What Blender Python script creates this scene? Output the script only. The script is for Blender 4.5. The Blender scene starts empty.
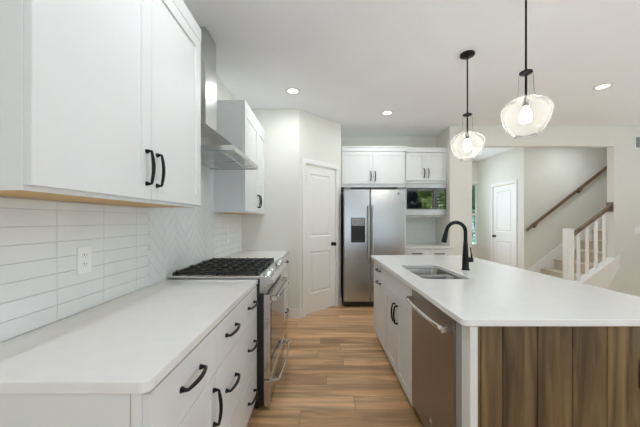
import bpy, bmesh, math, random
from mathutils import Vector, Matrix
C = bpy.context.scene.collection
S = bpy.context.scene
PI = math.pi

# ------------------------------------------------------------------ camera, world, exposure
CAM_Z = 1.318
cd = bpy.data.cameras.new('camera')
cd.sensor_width = 36.0
cd.lens = 284.0 / 640 * 36
cd.shift_x = -0.5 / 640
cd.shift_y = 7.0 / 640
cd.clip_start = 0.02
cam = bpy.data.objects.new('camera', cd)
cam.location = (0, 0, CAM_Z)
cam.rotation_euler = (PI / 2, 0, 0)
C.objects.link(cam)
S.camera = cam

S.view_settings.view_transform = 'Standard'
S.view_settings.look = 'None'
S.view_settings.gamma = 1
S.view_settings.use_curve_mapping = False
S.view_settings.exposure = 0.0

LW = dict(down=7.2, hall=6.2, back=25.0, side=70.0, hall_fill=16.0, bulb=60.0, lens=4.0, sky=0.9, sun=27.0)   # lamp and added fill watts, sky and sun strengths
W = bpy.data.worlds.new('sky')
S.world = W
W.use_nodes = True
bg = W.node_tree.nodes['Background']
bg.inputs[0].default_value = (0.79, 0.92, 1.13, 1)
bg.inputs[1].default_value = LW['sky']

sun = bpy.data.lights.new('sun', 'SUN')
sun.energy = LW['sun']
sun.color = (.88, .96, 1.08)
sun.angle = 0.01
so = bpy.data.objects.new('sun', sun)
so.rotation_euler = (math.radians(-30), 0, math.radians(-32))   # high over the front of the house, shining on the back garden
C.objects.link(so)

S.cycles.max_bounces = 16
S.cycles.diffuse_bounces = 8
S.cycles.glossy_bounces = 6
S.cycles.transparent_max_bounces = 12
S.cycles.caustics_reflective = False
S.cycles.caustics_refractive = False

# windows of the rooms: (x0, x1, z0, z1) in the back wall; sky portals stand in the openings
BACK_Y = -2.2
RIGHT_X = 6.6
BACK_WINDOWS = [(-0.1, 2.5, 0.08, 2.5), (3.25, 4.55, 0.55, 2.55), (4.72, 6.02, 0.55, 2.55)]
RIGHT_WINDOWS = [(-1.6, 1.0, 0.08, 2.45), (1.8, 3.6, 0.55, 2.45)]
HALL_WINDOW = (2.35, 4.018, 0.70, 2.25)
def portal(loc, rot, sx, sz):
    l = bpy.data.lights.new('window_portal_and_fill', 'AREA')
    l.shape = 'RECTANGLE'; l.size = sx; l.size_y = sz
    l.cycles.is_portal = True
    o = bpy.data.objects.new('window_portal_and_fill', l)
    o.location = loc; o.rotation_euler = rot
    C.objects.link(o)
for a, b, c, d in BACK_WINDOWS:
    portal(((a + b) / 2, BACK_Y - .05, (c + d) / 2), (PI / 2, 0, PI), b - a, d - c)
for a, b, c, d in RIGHT_WINDOWS:
    portal((RIGHT_X + .05, (a + b) / 2, (c + d) / 2), (PI / 2, 0, -PI / 2), b - a, d - c)
a, b, c, d = HALL_WINDOW
portal(((a + b) / 2, 7.31, (c + d) / 2), (PI / 2, 0, 0), b - a, d - c)

# added fill lamps inside the rooms, tipped upwards to brighten the ceiling
def fill_light(loc, rot, sx, sz, watts):
    l = bpy.data.lights.new('window_portal_and_fill', 'AREA')
    l.shape = 'RECTANGLE'; l.size = sx; l.size_y = sz; l.energy = watts; l.color = (.865, .97, 1.16)
    o = bpy.data.objects.new('window_portal_and_fill', l)
    o.location = loc; o.rotation_euler = rot
    C.objects.link(o)
TIP = math.radians(58)
a, b, c, d = BACK_WINDOWS[0]
fill_light(((a + b) / 2, BACK_Y + .50, (c + d) / 2), (PI / 2 + TIP, 0, 0), b - a - .1, d - c - .2, LW['back'])
a, b, c, d = RIGHT_WINDOWS[0]
fill_light((RIGHT_X - .45, (a + b) / 2, (c + d) / 2), (PI / 2 + TIP, 0, PI / 2), b - a - .1, d - c - .2, LW['side'])
a, b, c, d = HALL_WINDOW
fill_light((2.85, 7.0, (c + d) / 2), (-PI / 2 - math.radians(10), 0, 0), .9, d - c - .1, LW['hall_fill'])  # added fill lamp standing inside the hall to brighten it

# ------------------------------------------------------------------ materials
def mat(name, col, rough=.5, metal=0., noise=.03, scale=8., stretch=(1, 1, 1), bump=0., spec=.5, rnoise=0., coat=0.):
    m = bpy.data.materials.new(name); m.use_nodes = True
    nt = m.node_tree; p = nt.nodes['Principled BSDF']
    p.inputs['Roughness'].default_value = rough
    p.inputs['Metallic'].default_value = metal
    p.inputs['Specular IOR Level'].default_value = spec
    p.inputs['Coat Weight'].default_value = coat
    tc = nt.nodes.new('ShaderNodeTexCoord'); mp = nt.nodes.new('ShaderNodeMapping')
    mp.inputs['Scale'].default_value = stretch
    nz = nt.nodes.new('ShaderNodeTexNoise'); nz.inputs['Scale'].default_value = scale; nz.inputs['Detail'].default_value = 4
    nt.links.new(tc.outputs['Object'], mp.inputs[0]); nt.links.new(mp.outputs[0], nz.inputs['Vector'])
    cr = nt.nodes.new('ShaderNodeValToRGB')
    cr.color_ramp.elements[0].position = .3; cr.color_ramp.elements[1].position = .7
    cr.color_ramp.elements[0].color = tuple(max(0, c * (1 - noise)) for c in col) + (1,)
    cr.color_ramp.elements[1].color = tuple(min(1, c * (1 + noise)) for c in col) + (1,)
    nt.links.new(nz.outputs['Fac'], cr.inputs[0]); nt.links.new(cr.outputs[0], p.inputs['Base Color'])
    if rnoise:
        mr = nt.nodes.new('ShaderNodeMapRange')
        mr.inputs['To Min'].default_value = rough - rnoise; mr.inputs['To Max'].default_value = rough + rnoise
        nt.links.new(nz.outputs['Fac'], mr.inputs['Value']); nt.links.new(mr.outputs[0], p.inputs['Roughness'])
    if bump:
        bp = nt.nodes.new('ShaderNodeBump'); bp.inputs['Strength'].default_value = bump; bp.inputs['Distance'].default_value = .002
        nt.links.new(nz.outputs['Fac'], bp.inputs['Height']); nt.links.new(bp.outputs[0], p.inputs['Normal'])
    return m

def lin(r, g, b):
    f = lambda v: (v / 255 / 12.92) if v / 255 < .04045 else ((v / 255 + .055) / 1.055) ** 2.4
    return (f(r), f(g), f(b))

M = {}
M['wall'] = mat('wall_paint', (.722, .715, .655), .75, noise=.012, scale=3, bump=.02)
M['ceiling'] = mat('ceiling_paint', (.88, .905, .93), .85, noise=.01, scale=3)
M['trim'] = mat('white_trim', (.82, .81, .785), .4, noise=.01)
M['cab'] = mat('white_cabinet_paint', (.735, .742, .735), .48, noise=.008, scale=4)
M['quartz'] = mat('white_quartz', (.79, .79, .78), .16, noise=.02, scale=14)
M['tile'] = mat('glossy_white_tile', (.77, .785, .775), .14, noise=.03, scale=3.5)
M['grout'] = mat('grey_grout', (.62, .62, .60), .9, noise=.03)
M['maple'] = mat('maple_underside', lin(205, 165, 100), .5, noise=.12, scale=6, stretch=(1, .1, 1))
M['black'] = mat('matte_black_metal', (.012, .012, .012), .38, .6, noise=.1)
M['blackplastic'] = mat('black_enamel', (.012, .012, .013), .35, noise=.1)
M['iron'] = mat('cast_iron', (.022, .022, .022), .55, noise=.2, scale=60, bump=.15)
M['steel'] = mat('brushed_steel', (.62, .62, .61), .24, 1., noise=.04, scale=5, stretch=(1, 1, 90), rnoise=.05)
M['steelv'] = mat('brushed_steel_door', (.48, .48, .48), .27, 1., noise=.012, scale=1.2, stretch=(.25, 1, 3))
M['dwsteel'] = mat('brushed_dark_steel', (.29, .27, .255), .30, 1., noise=.008, scale=2, stretch=(1, 1, 10))
M['chrome'] = mat('polished_steel', (.72, .72, .71), .12, 1., noise=.02)
M['sink'] = mat('satin_steel_basin', (.42, .41, .39), .22, 1., noise=.04, scale=6, stretch=(60, 1, 1))
M['ovenglass'] = mat('dark_mirror_glass', (.19, .18, .175), .05, .9, noise=.03)
M['mwglass'] = mat('black_glass', (.006, .006, .007), .02, 0., noise=.05, spec=1.0, coat=1.0)
M['satin'] = mat('satin_steel_trim', (.54, .54, .54), .38, 1., noise=.05, scale=5, stretch=(1, 1, 40))
M['grey_trim'] = mat('grey_metal_trim', (.36, .37, .37), .5, .3, noise=.02)
M['hinge'] = mat('dark_nickel_hinge', (.10, .095, .09), .4, .8, noise=.05)
M['plastic'] = mat('white_plastic', (.82, .82, .80), .35, noise=.01)
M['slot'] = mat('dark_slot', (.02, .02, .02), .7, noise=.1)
M['grey'] = mat('grey_plastic', (.25, .25, .26), .4, noise=.3, scale=40)
M['carpet'] = mat('beige_carpet', lin(206, 194, 178), .95, noise=.10, scale=120, bump=.6)
M['bark'] = mat('bark', (.10, .07, .05), .9, noise=.3, scale=20)
M['concrete'] = mat('pale_concrete', (.53, .55, .56), .9, noise=.08)
M['grass'] = mat('lawn', (.12, .15, .08), .9, noise=.3, scale=4)
M['frame'] = mat('white_window_vinyl', (.80, .80, .79), .4, noise=.01)

def wood(name, cols, axis_stretch, scale, rough=.35, boards=None):
    m = bpy.data.materials.new(name); m.use_nodes = True
    nt = m.node_tree; p = nt.nodes['Principled BSDF']; L = nt.links.new
    p.inputs['Roughness'].default_value = rough
    tc = nt.nodes.new('ShaderNodeTexCoord')
    vec = tc.outputs['Object']
    tone = None
    if boards:                                   # (x0, width): a different cut of wood on each vertical board
        sp = nt.nodes.new('ShaderNodeSeparateXYZ'); L(vec, sp.inputs[0])
        a1 = nt.nodes.new('ShaderNodeMath'); a1.operation = 'SUBTRACT'; a1.inputs[1].default_value = boards[0]; L(sp.outputs[0], a1.inputs[0])
        a2 = nt.nodes.new('ShaderNodeMath'); a2.operation = 'DIVIDE'; a2.inputs[1].default_value = boards[1]; L(a1.outputs[0], a2.inputs[0])
        a3 = nt.nodes.new('ShaderNodeMath'); a3.operation = 'FLOOR'; L(a2.outputs[0], a3.inputs[0])
        wn = nt.nodes.new('ShaderNodeTexWhiteNoise'); wn.noise_dimensions = '1D'; L(a3.outputs[0], wn.inputs['W'])
        sc = nt.nodes.new('ShaderNodeVectorMath'); sc.operation = 'SCALE'; sc.inputs['Scale'].default_value = 7; L(wn.outputs['Color'], sc.inputs[0])
        ad = nt.nodes.new('ShaderNodeVectorMath'); L(vec, ad.inputs[0]); L(sc.outputs[0], ad.inputs[1])
        vec = ad.outputs[0]; tone = wn.outputs['Value']
    mp = nt.nodes.new('ShaderNodeMapping'); mp.inputs['Scale'].default_value = axis_stretch
    L(vec, mp.inputs[0])
    n1 = nt.nodes.new('ShaderNodeTexNoise'); n1.inputs['Scale'].default_value = scale; n1.inputs['Detail'].default_value = 6
    n1.inputs['Distortion'].default_value = 1.4; L(mp.outputs[0], n1.inputs['Vector'])
    cr = nt.nodes.new('ShaderNodeValToRGB'); e = cr.color_ramp.elements
    e[0].position = .28; e[0].color = cols[0] + (1,); e[1].position = .72; e[1].color = cols[2] + (1,)
    mid = e.new(.5); mid.color = cols[1] + (1,)
    L(n1.outputs['Fac'], cr.inputs[0])
    out = cr.outputs[0]
    if tone:
        mr = nt.nodes.new('ShaderNodeMapRange'); mr.inputs['To Min'].default_value = .72; mr.inputs['To Max'].default_value = 1.15; L(tone, mr.inputs['Value'])
        mx = nt.nodes.new('ShaderNodeVectorMath'); mx.operation = 'SCALE'; L(out, mx.inputs[0]); L(mr.outputs[0], mx.inputs['Scale'])
        out = mx.outputs[0]
    L(out, p.inputs['Base Color'])
    return m
BW = .1443
M['walnut'] = wood('walnut_boards', [lin(72, 54, 34), lin(112, 90, 60), lin(142, 117, 80)], (1, 1, .09), 16, .45, (.757 - 5 * BW, BW))
M['rail'] = wood('stained_oak_rail', [lin(82, 60, 44), lin(104, 78, 58), lin(124, 96, 74)], (.2, 1, 1), 14, .35)

def floor_mat():
    m = bpy.data.materials.new('oak_plank_floor'); m.use_nodes = True
    nt = m.node_tree; p = nt.nodes['Principled BSDF']; L = nt.links.new
    p.inputs['Roughness'].default_value = .34
    tc = nt.nodes.new('ShaderNodeTexCoord')
    br = nt.nodes.new('ShaderNodeTexBrick')
    br.offset = .37; br.offset_frequency = 2; br.inputs['Scale'].default_value = 1
    br.inputs['Brick Width'].default_value = 1.22; br.inputs['Row Height'].default_value = .152
    br.inputs['Mortar Size'].default_value = .0015; br.inputs['Mortar Smooth'].default_value = .3
    br.inputs['Color1'].default_value = lin(196, 153, 108) + (1,)
    br.inputs['Color2'].default_value = lin(236, 194, 146) + (1,)
    br.inputs['Mortar'].default_value = lin(120, 88, 58) + (1,)
    br.offset = 0
    sp = nt.nodes.new('ShaderNodeSeparateXYZ'); L(tc.outputs['Object'], sp.inputs[0])
    rw = nt.nodes.new('ShaderNodeMath'); rw.operation = 'DIVIDE'; rw.inputs[1].default_value = .152; L(sp.outputs[1], rw.inputs[0])
    fl = nt.nodes.new('ShaderNodeMath'); fl.operation = 'FLOOR'; L(rw.outputs[0], fl.inputs[0])
    wn = nt.nodes.new('ShaderNodeTexWhiteNoise'); wn.noise_dimensions = '1D'; L(fl.outputs[0], wn.inputs['W'])
    ma = nt.nodes.new('ShaderNodeMath'); ma.operation = 'MULTIPLY_ADD'; ma.inputs[1].default_value = 1.22
    L(wn.outputs['Value'], ma.inputs[0]); L(sp.outputs[0], ma.inputs[2])
    cb = nt.nodes.new('ShaderNodeCombineXYZ'); L(ma.outputs[0], cb.inputs[0]); L(sp.outputs[1], cb.inputs[1])
    L(cb.outputs[0], br.inputs['Vector'])
    ad = nt.nodes.new('ShaderNodeVectorMath'); sc = nt.nodes.new('ShaderNodeVectorMath'); sc.operation = 'SCALE'
    sc.inputs['Scale'].default_value = 9; L(br.outputs['Color'], sc.inputs[0]); L(tc.outputs['Object'], ad.inputs[0]); L(sc.outputs[0], ad.inputs[1])
    mp = nt.nodes.new('ShaderNodeMapping'); mp.inputs['Scale'].default_value = (.10, 1, 1); L(ad.outputs[0], mp.inputs[0])
    n1 = nt.nodes.new('ShaderNodeTexNoise'); n1.inputs['Scale'].default_value = 11; n1.inputs['Detail'].default_value = 7
    n1.inputs['Distortion'].default_value = 1.2; L(mp.outputs[0], n1.inputs['Vector'])
    mr = nt.nodes.new('ShaderNodeMapRange'); mr.inputs['From Min'].default_value = .3; mr.inputs['From Max'].default_value = .7
    mr.inputs['To Min'].default_value = .5; mr.inputs['To Max'].default_value = 1.22; L(n1.outputs['Fac'], mr.inputs['Value'])
    mx = nt.nodes.new('ShaderNodeVectorMath'); mx.operation = 'SCALE'; L(br.outputs['Color'], mx.inputs[0]); L(mr.outputs[0], mx.inputs['Scale'])
    L(mx.outputs[0], p.inputs['Base Color'])
    return m
M['floor'] = floor_mat()

def emit(name, col, strength):
    m = bpy.data.materials.new(name); m.use_nodes = True
    nt = m.node_tree; nt.nodes.remove(nt.nodes['Principled BSDF'])
    e = nt.nodes.new('ShaderNodeEmission'); e.inputs[0].default_value = col + (1,); e.inputs[1].default_value = strength
    nt.links.new(e.outputs[0], nt.nodes['Material Output'].inputs[0]); return m
M['lens'] = emit('lit_downlight_lens', (1, .97, .92), LW['lens'])
M['bulb'] = emit('lit_bulb', (1, .95, .87), LW['bulb'])

def glass(name, edge, tint, seed=False):
    m = bpy.data.materials.new(name); m.use_nodes = True
    nt = m.node_tree; nt.nodes.remove(nt.nodes['Principled BSDF']); L = nt.links.new
    t = nt.nodes.new('ShaderNodeBsdfTransparent'); t.inputs[0].default_value = tint + (1,)
    g = nt.nodes.new('ShaderNodeBsdfGlossy'); g.inputs['Roughness'].default_value = .03
    fr = nt.nodes.new('ShaderNodeLayerWeight'); fr.inputs[0].default_value = edge
    mx = nt.nodes.new('ShaderNodeMixShader')
    L(fr.outputs[0], mx.inputs[0]); L(t.outputs[0], mx.inputs[1]); L(g.outputs[0], mx.inputs[2])
    last = mx.outputs[0]
    if seed:                                    # seeded glass: tiny bubbles scatter the bulb's light
        tc = nt.nodes.new('ShaderNodeTexCoord'); vz = nt.nodes.new('ShaderNodeTexNoise'); vz.inputs['Scale'].default_value = 60
        vz.inputs['Detail'].default_value = 3
        L(tc.outputs['Object'], vz.inputs['Vector'])
        mr = nt.nodes.new('ShaderNodeMapRange'); mr.inputs['From Min'].default_value = .45; mr.inputs['From Max'].default_value = .75
        mr.inputs['To Min'].default_value = .05; mr.inputs['To Max'].default_value = .17; L(vz.outputs['Fac'], mr.inputs['Value'])
        lw = nt.nodes.new('ShaderNodeLayerWeight'); lw.inputs[0].default_value = .35
        ml = nt.nodes.new('ShaderNodeMath'); ml.operation = 'MULTIPLY_ADD'; ml.inputs[1].default_value = .09
        L(lw.outputs['Facing'], ml.inputs[0]); L(mr.outputs[0], ml.inputs[2])
        tl = nt.nodes.new('ShaderNodeBsdfTranslucent'); tl.inputs[0].default_value = (.95, .95, .94, 1)
        m2 = nt.nodes.new('ShaderNodeMixShader'); L(ml.outputs[0], m2.inputs[0]); L(last, m2.inputs[1]); L(tl.outputs[0], m2.inputs[2])
        last = m2.outputs[0]
    L(last, nt.nodes['Material Output'].inputs[0]); return m
M['pane'] = glass('window_glass', .12, (.96, .98, .97))
M['seeded'] = glass('seeded_glass', .12, (.97, .97, .96), True)
M['clearglass'] = glass('clear_neck_glass', .055, (.98, .98, .98))

def leafmat(name, c0, c1):
    m = bpy.data.materials.new(name); m.use_nodes = True
    nt = m.node_tree; nt.nodes.remove(nt.nodes['Principled BSDF']); L = nt.links.new
    tc = nt.nodes.new('ShaderNodeTexCoord'); nz = nt.nodes.new('ShaderNodeTexNoise'); nz.inputs['Scale'].default_value = 2.2
    L(tc.outputs['Object'], nz.inputs['Vector'])
    cr = nt.nodes.new('ShaderNodeValToRGB'); cr.color_ramp.elements[0].color = c0 + (1,); cr.color_ramp.elements[1].color = c1 + (1,)
    cr.color_ramp.elements[0].position = .35; cr.color_ramp.elements[1].position = .65
    L(nz.outputs['Fac'], cr.inputs[0])
    d = nt.nodes.new('ShaderNodeBsdfDiffuse'); t = nt.nodes.new('ShaderNodeBsdfTranslucent')
    L(cr.outputs[0], d.inputs[0]); L(cr.outputs[0], t.inputs[0])
    mx = nt.nodes.new('ShaderNodeMixShader'); mx.inputs[0].default_value = .4; L(d.outputs[0], mx.inputs[1]); L(t.outputs[0], mx.inputs[2])
    L(mx.outputs[0], nt.nodes['Material Output'].inputs[0]); return m
M['leaf'] = leafmat('fresh_leaves', (.30, .45, .10), (.80, .88, .42))
M['leafcool'] = leafmat('dark_leaves', (.10, .22, .15), (.34, .50, .38))
M['leafdark'] = leafmat('hedge_leaves', (.004, .010, .008), (.03, .06, .04))

# ------------------------------------------------------------------ mesh builder
class MB:
    def __init__(s): s.bm = bmesh.new()
    def box(s, x0, x1, y0, y1, z0, z1, bev=0., seg=2):
        t = bmesh.new(); bmesh.ops.create_cube(t, size=1)
        for v in t.verts:
            v.co = Vector(((x0 + x1) / 2 + v.co.x * (x1 - x0), (y0 + y1) / 2 + v.co.y * (y1 - y0), (z0 + z1) / 2 + v.co.z * (z1 - z0)))
        if bev: bmesh.ops.bevel(t, geom=t.edges[:], offset=bev, segments=seg, profile=.5, affect='EDGES')
        return s.merge(t)
    def merge(s, t, mtx=None):
        if mtx is not None: bmesh.ops.transform(t, matrix=mtx, verts=t.verts)
        mp = {v: s.bm.verts.new(v.co) for v in t.verts}
        for f in t.faces:
            try: nf = s.bm.faces.new([mp[v] for v in f.verts]); nf.smooth = f.smooth
            except ValueError: pass
        t.free(); return s
    def prism(s, pts, axis, a0, a1, bev=0.):
        """polygon pts in the plane normal to axis, extruded a0..a1"""
        t = bmesh.new()
        def mk(p, a): return {'x': (a, p[0], p[1]), 'y': (p[0], a, p[1]), 'z': (p[0], p[1], a)}[axis]
        A = [t.verts.new(mk(p, a0)) for p in pts]; B = [t.verts.new(mk(p, a1)) for p in pts]
        t.faces.new(A); t.faces.new(B[::-1]); n = len(pts)
        for i in range(n): t.faces.new((A[i], B[i], B[(i + 1) % n], A[(i + 1) % n]))
        bmesh.ops.recalc_face_normals(t, faces=t.faces)
        if bev: bmesh.ops.bevel(t, geom=t.edges[:], offset=bev, segments=2, profile=.5, affect='EDGES')
        return s.merge(t)
    def lathe(s, prof, n=24, mtx=None, caps=True):
        """prof: (r, z) list around z; mtx places it"""
        t = bmesh.new(); rings = []
        for r, z in prof:
            rings.append([t.verts.new((max(r, 1e-5) * math.cos(2 * PI * k / n), max(r, 1e-5) * math.sin(2 * PI * k / n), z)) for k in range(n)])
        for a, b in zip(rings, rings[1:]):
            for k in range(n):
                f = t.faces.new((a[k], a[(k + 1) % n], b[(k + 1) % n], b[k])); f.smooth = True
        if caps:
            t.faces.new(rings[0][::-1]); t.faces.new(rings[-1])
        bmesh.ops.recalc_face_normals(t, faces=t.faces)
        return s.merge(t, mtx)
    def tube(s, pts, rad, n=10, flat=None):
        """round (or flattened) tube along pts; rad: number or list"""
        pts = [Vector(p) for p in pts]; t = bmesh.new(); rings = []
        if not hasattr(rad, '__len__'): rad = [rad] * len(pts)
        up = None
        for i, p in enumerate(pts):
            d = (pts[min(i + 1, len(pts) - 1)] - pts[max(i - 1, 0)]).normalized()
            if up is None:
                up = Vector((0, 0, 1)) if abs(d.z) < .9 else Vector((1, 0, 0))
            u = (up - d * up.dot(d)).normalized(); up = u; w = d.cross(u)
            fu, fw = flat if flat else (1, 1)
            rings.append([t.verts.new(p + (u * math.cos(2 * PI * k / n) * fu + w * math.sin(2 * PI * k / n) * fw) * rad[i]) for k in range(n)])
        for a, b in zip(rings, rings[1:]):
            for k in range(n):
                f = t.faces.new((a[k], a[(k + 1) % n], b[(k + 1) % n], b[k])); f.smooth = True
        t.faces.new(rings[0][::-1]); t.faces.new(rings[-1])
        bmesh.ops.recalc_face_normals(t, faces=t.faces)
        return s.merge(t)
    def front(s, o, u, v, n, w, h, t=.02, rail=None, rec=.007, c=.0015):
        """a cabinet front: slab, or shaker frame with recessed panel when rail is set. o = lower corner on the back plane"""
        o, u, v, n = Vector(o), Vector(u), Vector(v), Vector(n); b = bmesh.new()
        def loop(ins, dep): return [b.verts.new(o + u * x + v * y + n * dep) for x, y in ((ins, ins), (w - ins, ins), (w - ins, h - ins), (ins, h - ins))]
        L = [loop(0, 0), loop(0, t - c), loop(c, t)]
        if rail: L += [loop(rail, t), loop(rail + .0015, t - rec)]
        b.faces.new(L[0]); b.faces.new(L[-1])
        for A, B in zip(L, L[1:]):
            for i in range(4): b.faces.new((A[i], A[(i + 1) % 4], B[(i + 1) % 4], B[i]))
        bmesh.ops.recalc_face_normals(b, faces=b.faces)
        return s.merge(b)
    def build(s, name, m, parent=None, off=None):
        me = bpy.data.meshes.new(name)
        if off is None: off = root_loc(parent)
        bmesh.ops.translate(s.bm, vec=-Vector(off), verts=s.bm.verts)
        s.bm.to_mesh(me); s.bm.free()
        me.materials.append(M[m] if isinstance(m, str) else m)
        o = bpy.data.objects.new(name, me); C.objects.link(o)
        if parent: o.parent = parent
        return o

def root_loc(p):
    if p is None: return (0, 0, 0)
    while p.parent: p = p.parent
    return p.location if not p.get('local') else (0, 0, 0)

def tag(o, label, cat, group=None):
    o['label'] = label; o['category'] = cat
    if group: o['group'] = group
    return o
def thing(name, label, cat, loc, group=None, rz=0, local=False):
    o = bpy.data.objects.new(name, None); o.empty_display_size = .1
    o.location = loc; o.rotation_euler = (0, 0, rz); C.objects.link(o)
    if local: o['local'] = 1
    return tag(o, label, cat, group)
def struct(name, loc=(0, 0, 0), rz=0, local=False):
    o = bpy.data.objects.new(name, None); o.location = loc; o.rotation_euler = (0, 0, rz); C.objects.link(o)
    o['kind'] = 'structure'
    if local: o['local'] = 1
    return o
def sbuild(mb, name, m, parent=None):
    o = mb.build(name, m, parent)
    if parent is None: o['kind'] = 'structure'
    return o
def copy_tree(o, parent=None):
    c = o.copy(); C.objects.link(c)
    if parent: c.parent = parent
    for ch in list(o.children): copy_tree(ch, c)
    return c

def rrect(x0, x1, y0, y1, r, n=5):
    P = []
    for cx, cy, a in ((x1 - r, y1 - r, 0), (x0 + r, y1 - r, 90), (x0 + r, y0 + r, 180), (x1 - r, y0 + r, 270)):
        for k in range(n + 1):
            t = math.radians(a + 90 * k / n); P.append((cx + r * math.cos(t), cy + r * math.sin(t)))
    return P
def inset(P, d):
    n = len(P); out = []
    cx = sum(p[0] for p in P) / n; cy = sum(p[1] for p in P) / n
    w = max(abs(p[0] - cx) for p in P); h = max(abs(p[1] - cy) for p in P)
    return [(cx + (x - cx) * (w - d) / w, cy + (y - cy) * (h - d) / h) for x, y in P]
def slab(outer, z0, z1, holes=(), c=.003):
    mb = MB(); b = mb.bm
    def loop(P, z): return [b.verts.new((x, y, z)) for x, y in P]
    def band(A, B):
        n = len(A)
        for i in range(n): b.faces.new((A[i], A[(i + 1) % n], B[(i + 1) % n], B[i]))
    tops, bots = [], []
    for P, sgn in [(outer, 1)] + [(h, -1) for h in holes]:
        l0 = loop(inset(P, c * sgn), z0); l1 = loop(P, z0 + c); l2 = loop(P, z1 - c); l3 = loop(inset(P, c * sgn), z1)
        band(l0, l1); band(l1, l2); band(l2, l3); tops.append(l3); bots.append(l0)
    for loops in (tops, bots):
        if len(loops) == 1: b.faces.new(loops[0]); continue
        E = []
        for l in loops:
            for i in range(len(l)):
                e = b.edges.get((l[i], l[(i + 1) % len(l)])); E.append(e)
        bmesh.ops.triangle_fill(b, edges=E, use_beauty=True)
    bmesh.ops.recalc_face_normals(b, faces=b.faces)
    return mb

def handle(parent, c, along, out, length=.138, m='black', name='handle', rise=.032, r=.0055):
    """arched bar pull with flared feet; c = centre on the front it is screwed to"""
    c, a, o = Vector(c), Vector(along), Vector(out); mb = MB(); P = []; R = []
    h = length / 2
    for k in range(13):
        t = -1 + 2 * k / 12
        P.append(c + a * h * t + o * (rise * (.72 + .28 * math.cos(t * PI / 2)))); R.append(r * (1.0 + .35 * (1 - t * t)))
    P.insert(0, c - a * h * 1.02 + o * rise * .45); R.insert(0, r * 1.1)
    P.append(c + a * h * 1.02 + o * rise * .45); R.append(r * 1.1)
    P.insert(0, c - a * h * 1.0 + o * .001); R.insert(0, r * 1.9)
    P.append(c + a * h * 1.0 + o * .001); R.append(r * 1.9)
    mb.tube(P, R, 10)
    return mb.build(name, m, parent)

# ------------------------------------------------------------------ room shell
WL = -1.065; WR = 2.05; CEIL = 2.82; TOP = 2.507
FY = 3.82                                        # pantry return wall
DX0, DY0 = -.289, 3.82                           # diagonal pantry wall starts here, 45 degrees
DLEN = .861
AX, AY = .32, 4.43
BACK = 5.05                                      # back of the fridge alcove
HY0, HY1 = 4.5, 4.61                             # wall with the wide opening
OX0, OX1, OZ = 2.40, 4.65, 2.50
HX = 4.02; SY = 5.61; HF = 7.25

sbuild(MB().box(-1.3, 6.8, -2.4, 7.45, -.1, 0), 'floor', 'floor')
sbuild(MB().box(-1.3, 6.8, -2.4, 7.45, CEIL, CEIL + .1), 'ceiling', 'ceiling')
wl = sbuild(MB().box(WL - .1, WL, -2.3, FY + .1, 0, CEIL), 'wall_left', 'wall')
sbuild(MB().box(WL, DX0, FY, FY + .1, 0, CEIL), 'wall_pantry_front', 'wall')
sbuild(MB().box(AX - .1, AX, AY, BACK + .1, 0, CEIL), 'wall_alcove_left', 'wall')
wa = sbuild(MB().box(AX, WR, BACK, BACK + .1, 0, CEIL), 'wall_alcove_back', 'wall')
sbuild(MB().box(WR, OX0, HY0, BACK + .1, 0, CEIL), 'wall_column', 'wall')
m = MB(); m.box(OX0, OX1, HY0, HY1, OZ, CEIL); m.box(OX1, 6.6, HY0, HY1, 0, CEIL)
sbuild(m, 'wall_far_right', 'wall')
m = MB(); x = WL
for a, b, c, d in BACK_WINDOWS:
    m.box(x, a, BACK_Y - .1, BACK_Y, 0, CEIL); m.box(a, b, BACK_Y - .1, BACK_Y, 0, c); m.box(a, b, BACK_Y - .1, BACK_Y, d, CEIL); x = b
m.box(x, RIGHT_X, BACK_Y - .1, BACK_Y, 0, CEIL)
sbuild(m, 'wall_back', 'wall')
m = MB(); y = BACK_Y
for a, b, c, d in RIGHT_WINDOWS:
    m.box(RIGHT_X, RIGHT_X + .1, y, a, 0, CEIL); m.box(RIGHT_X, RIGHT_X + .1, a, b, 0, c); m.box(RIGHT_X, RIGHT_X + .1, a, b, d, CEIL); y = b
m.box(RIGHT_X, RIGHT_X + .1, y, 5.7, 0, CEIL)
sbuild(m, 'wall_right', 'wall')
# hall behind the opening
sbuild(MB().box(2.1, 2.2, BACK + .1, HF, 0, CEIL), 'wall_hall_left', 'wall')
DH0, DH1, DHZ = 5.86, 6.62, 2.10                   # closet door leaf in the hall wall
m = MB(); m.box(HX, HX + .1, SY, DH0, 0, CEIL); m.box(HX, HX + .1, DH1, HF, 0, CEIL); m.box(HX, HX + .1, DH0, DH1, DHZ, CEIL)
sbuild(m, 'wall_hall_right', 'wall')
sbuild(MB().box(HX + .1, RIGHT_X, SY, SY + .1, 0, CEIL), 'wall_stair', 'wall')
a, b, c, d = HALL_WINDOW
m = MB(); m.box(2.1, a, HF, HF + .1, 0, CEIL); m.box(b, HX + .1, HF, HF + .1, 0, CEIL); m.box(a, b, HF, HF + .1, 0, c); m.box(a, b, HF, HF + .1, d, CEIL)
sbuild(m, 'wall_hall_front', 'wall')

# diagonal pantry wall and its door (local x runs along the wall, local -y faces the room)
T0, T1, DZ = .112, .742, 2.105
dw = MB(); dw.box(0, T0, 0, .1, 0, CEIL); dw.box(T1, DLEN, 0, .1, 0, CEIL); dw.box(T0, T1, 0, .1, DZ, CEIL)
d0 = dw.build('wall_pantry_diagonal', 'wall'); d0['kind'] = 'structure'; d0.location = (DX0, DY0, 0); d0.rotation_euler = (0, 0, PI / 4)

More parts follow.
